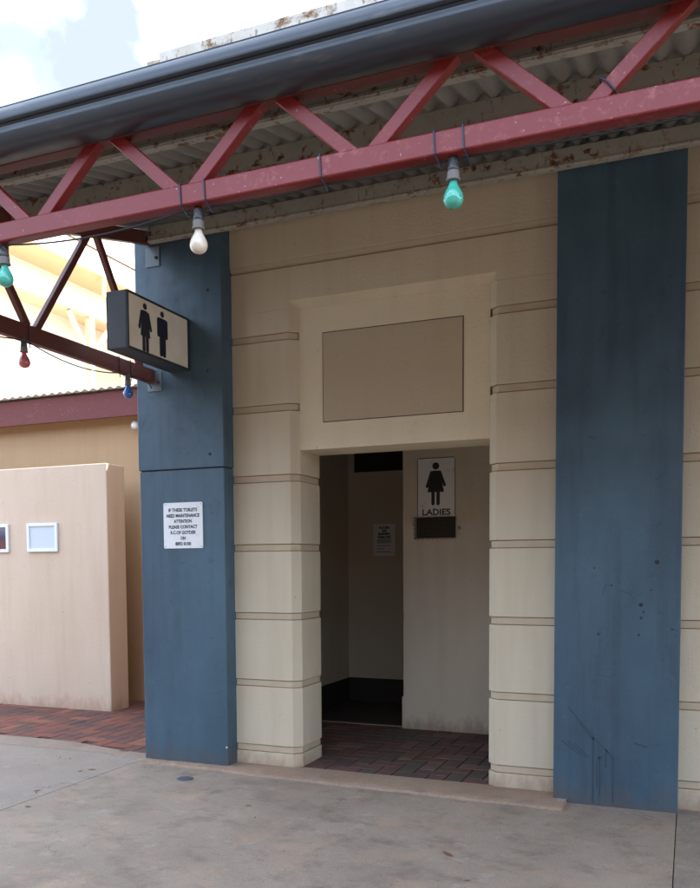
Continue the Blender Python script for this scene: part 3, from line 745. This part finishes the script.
L_ = empty('low_outbuilding', (-7, 2.5, 0), 'low tan outbuilding with maroon fascia and corrugated roof behind the peach screen wall', 'building')
obj('wall', B(-13, -4.132, 2.40, 2.6, -.1, 3.55), M['tan'], L_)
obj('fascia', B(-13, -4.134, 2.18, 2.215, 3.322, 3.615), M['fascia'], L_, .004)
obj('soffit', B(-13, -4.134, 2.216, 2.399, 3.40, 3.42), M['tan'], L_)
bm = bmesh.new(); n = int(8.85/.12*6)
rows = [[bm.verts.new((-13+i*.02, y, 3.640+(y-2.10)*.16+.013*math.cos(2*math.pi*i/6))) for i in range(n+1)] for y in (2.10, 7.4)]
for i in range(n): bm.faces.new((rows[0][i], rows[0][i+1], rows[1][i+1], rows[1][i]))
o = obj('roof_sheet', bm, M['roof_out'], L_, smooth=True); so = o.modifiers.new('s', 'SOLIDIFY'); so.thickness = .004
bm = bmesh.new(); lathe(bm, [(.03, 0), (.045, -.01), (.050, -.05), (.045, -.10), (.02, -.12)], (-5.985, 2.398, 3.235), 20, 'Y')
top('wall_light', bm, M['white'], 'small round white fitting on the tan wall beside the left blue pilaster', 'wall light', smooth=True)

# sunlit two storey house behind
H = empty('two_storey_house', (-14, 10, 0), 'overexposed cream two storey house with eaves and verandah brackets behind the outbuilding', 'house')
hx = -11.75
obj('wall', B(-20, hx, 3.4, 22, 0, 8.4), M['house'], H)
bm = bmesh.new(); box(bm, hx+.002, -10.96, 3.2, 22, 7.39, 8.3); obj('soffit', bm, M['house_wood'], H)
bm = bmesh.new(); box(bm, -10.958, -10.90, 3.2, 22, 7.38, 7.80); obj('eaves_fascia', bm, M['house'], H, .01)
bm = bmesh.new(); beam(bm, (-10.86, 12.6, 7.86), (-15.0, 12.6, 9.4), 18.8, .08, (0, 1, 0)); obj('roof', bm, M['roof_out'], H)
bm = bmesh.new(); box(bm, -11.08, -10.95, 3.2, 22, 6.50, 6.70); obj('verandah_beam', bm, M['house_wood'], H, .01)
bm = bmesh.new(); box(bm, hx+.002, -11.081, 3.2, 22, 6.62, 6.68); obj('verandah_ceiling', bm, M['house_wood'], H)
for y in (4.7, 7.75, 10.8, 13.8):
    bm = bmesh.new(); box(bm, -11.09, -10.96, y-.07, y+.07, 3.0, 6.499); po = obj('post', bm, M['house_wood'], H, .01)
    for sg in (-1, 1):
        bm = bmesh.new(); beam(bm, (-11.02, y+sg*.07, 5.75), (-11.02, y+sg*.62, 6.48), .07, .09, (1, 0, 0)); obj('brace', bm, M['house_wood'], po, .006)
for y in (5.6, 8.7, 12):
    w = obj('window', B(hx+.002, hx+.03, y, y+1.0, 4.9, 6.1), M['house_wood'], H)
bm = bmesh.new(); box(bm, -10.95, -10.90, 8.04, 8.12, 6.98, 7.379); obj('downpipe', bm, M['house_wood'], H)

# ------------------------------------------------------------------ across the street (seen only in reflections and from other positions)
M['shop'] = plaster('dark brick shop front', (.13, .075, .05), (.09, .055, .04)); M['shop_roof'] = sheet('dull green iron roof', (.07, .09, .075), (.05, .065, .055))
S_ = empty('shop_terrace', (0, -17, 0), 'row of dark brick shops with a verandah across the street behind the viewer', 'building')
obj('wall', B(-26, 24, -24, -15.6, -.1, 6.4), M['shop'], S_); obj('roof', B(-26.3, 24.3, -24.3, -15.4, 6.401, 6.6), M['shop_roof'], S_)
bm = bmesh.new(); beam(bm, (-1, -15.6, 3.7), (-1, -12.9, 3.1), 50, .06, (1, 0, 0)); obj('verandah_roof', bm, M['shop_roof'], S_)
for x in range(-25, 24, 4):
    obj('post', B(x-.06, x+.06, -13.1, -12.98, -.02, 3.08), M['house_wood'], S_)
    w_ = obj('window', B(x+.8, x+3.2, -15.599, -15.55, .6, 2.7), M['void'], S_)

# ------------------------------------------------------------------ light
SUN = Vector((.62, .42, .95)).normalized()
w = bpy.data.worlds.new('World'); sc.world = w; w.use_nodes = True; nt = w.node_tree; bg = nt.nodes['Background']
sky = nt.nodes.new('ShaderNodeTexSky'); sky.sky_type = 'NISHITA'; sky.sun_disc = False
sky.sun_elevation = math.asin(SUN.z); sky.sun_rotation = math.atan2(SUN.x, SUN.y); sky.dust_density = 2; sky.air_density = 1
tc = nt.nodes.new('ShaderNodeTexCoord'); mp = nt.nodes.new('ShaderNodeMapping'); mp.inputs['Scale'].default_value = (1, 1, 1.7); mp.inputs['Location'].default_value = (.35, .1, 0)
nz = nt.nodes.new('ShaderNodeTexNoise'); nz.inputs['Scale'].default_value = 2.6; nz.inputs['Detail'].default_value = 9; nz.inputs['Roughness'].default_value = .58
rp = nt.nodes.new('ShaderNodeValToRGB'); rp.color_ramp.elements[0].position = .465; rp.color_ramp.elements[1].position = .56; rp.color_ramp.elements[0].color = (.12, .12, .12, 1)
nt.links.new(tc.outputs['Generated'], mp.inputs[0]); nt.links.new(mp.outputs[0], nz.inputs['Vector']); nt.links.new(nz.outputs['Fac'], rp.inputs[0])
mx = nt.nodes.new('ShaderNodeMix'); mx.data_type = 'RGBA'; nt.links.new(rp.outputs[0], mx.inputs[0]); nt.links.new(sky.outputs[0], mx.inputs[6]); mx.inputs[7].default_value = (6.5, 7.5, 9.1, 1)
# a thin grey blue opening in the cloud, in one direction of the sky
vd = nt.nodes.new('ShaderNodeVectorMath'); vd.operation = 'DISTANCE'; nt.links.new(tc.outputs['Generated'], vd.inputs[0]); vd.inputs[1].default_value = (-.576, .648, .498)
n2 = nt.nodes.new('ShaderNodeTexNoise'); n2.inputs['Scale'].default_value = 9; n2.inputs['Detail'].default_value = 8; nt.links.new(tc.outputs['Generated'], n2.inputs['Vector'])
m1 = nt.nodes.new('ShaderNodeMath'); m1.operation = 'MULTIPLY_ADD'; nt.links.new(n2.outputs['Fac'], m1.inputs[0]); m1.inputs[1].default_value = -.55; nt.links.new(vd.outputs['Value'], m1.inputs[2])
r2 = nt.nodes.new('ShaderNodeValToRGB'); r2.color_ramp.elements[0].position = 0; r2.color_ramp.elements[0].color = (1, 1, 1, 1); r2.color_ramp.elements[1].position = .10; r2.color_ramp.elements[1].color = (0, 0, 0, 1)
m3 = nt.nodes.new('ShaderNodeMath'); m3.operation = 'ADD'; nt.links.new(m1.outputs[0], m3.inputs[0]); m3.inputs[1].default_value = .235
nt.links.new(m3.outputs[0], r2.inputs[0])
m2 = nt.nodes.new('ShaderNodeMix'); m2.data_type = 'RGBA'; nt.links.new(r2.outputs[0], m2.inputs[0]); nt.links.new(mx.outputs[2], m2.inputs[6]); m2.inputs[7].default_value = (1.32, 1.52, 1.68, 1)
nt.links.new(m2.outputs[2], bg.inputs[0]); bg.inputs[1].default_value = .15
sl = bpy.data.lights.new('sun', 'SUN'); sl.energy = 3.8; sl.angle = R(.6); sl.color = (1, .92, .80)
so = bpy.data.objects.new('sun', sl); C.objects.link(so); so.rotation_euler = SUN.to_track_quat('Z', 'Y').to_euler(); so.location = (5, 8, 12)

# ------------------------------------------------------------------ camera
cam = bpy.data.cameras.new('camera'); co = bpy.data.objects.new('camera', cam); C.objects.link(co)
RM = ((.9259057, -.0153146, .3774441), (.3777032, .0540360, -.9243487), (-.0062396, .9984215, .0558166))
m = Matrix.Identity(4)
for i in range(3):
    for j in range(3): m[i][j] = RM[i][j]
m[0][3], m[1][3], m[2][3] = 0, -5.785946, 1.6
co.matrix_world = m
cam.sensor_fit = 'HORIZONTAL'; cam.sensor_width = 36; cam.lens = 36*832.94/700; cam.shift_y = (611.77-444)/700
cam.clip_start = .05; cam.clip_end = 1000
sc.camera = co
vs_ = sc.view_settings; vs_.view_transform = 'Standard'; vs_.look = 'None'; vs_.gamma = 1; vs_.use_curve_mapping = False; vs_.exposure = 2.0
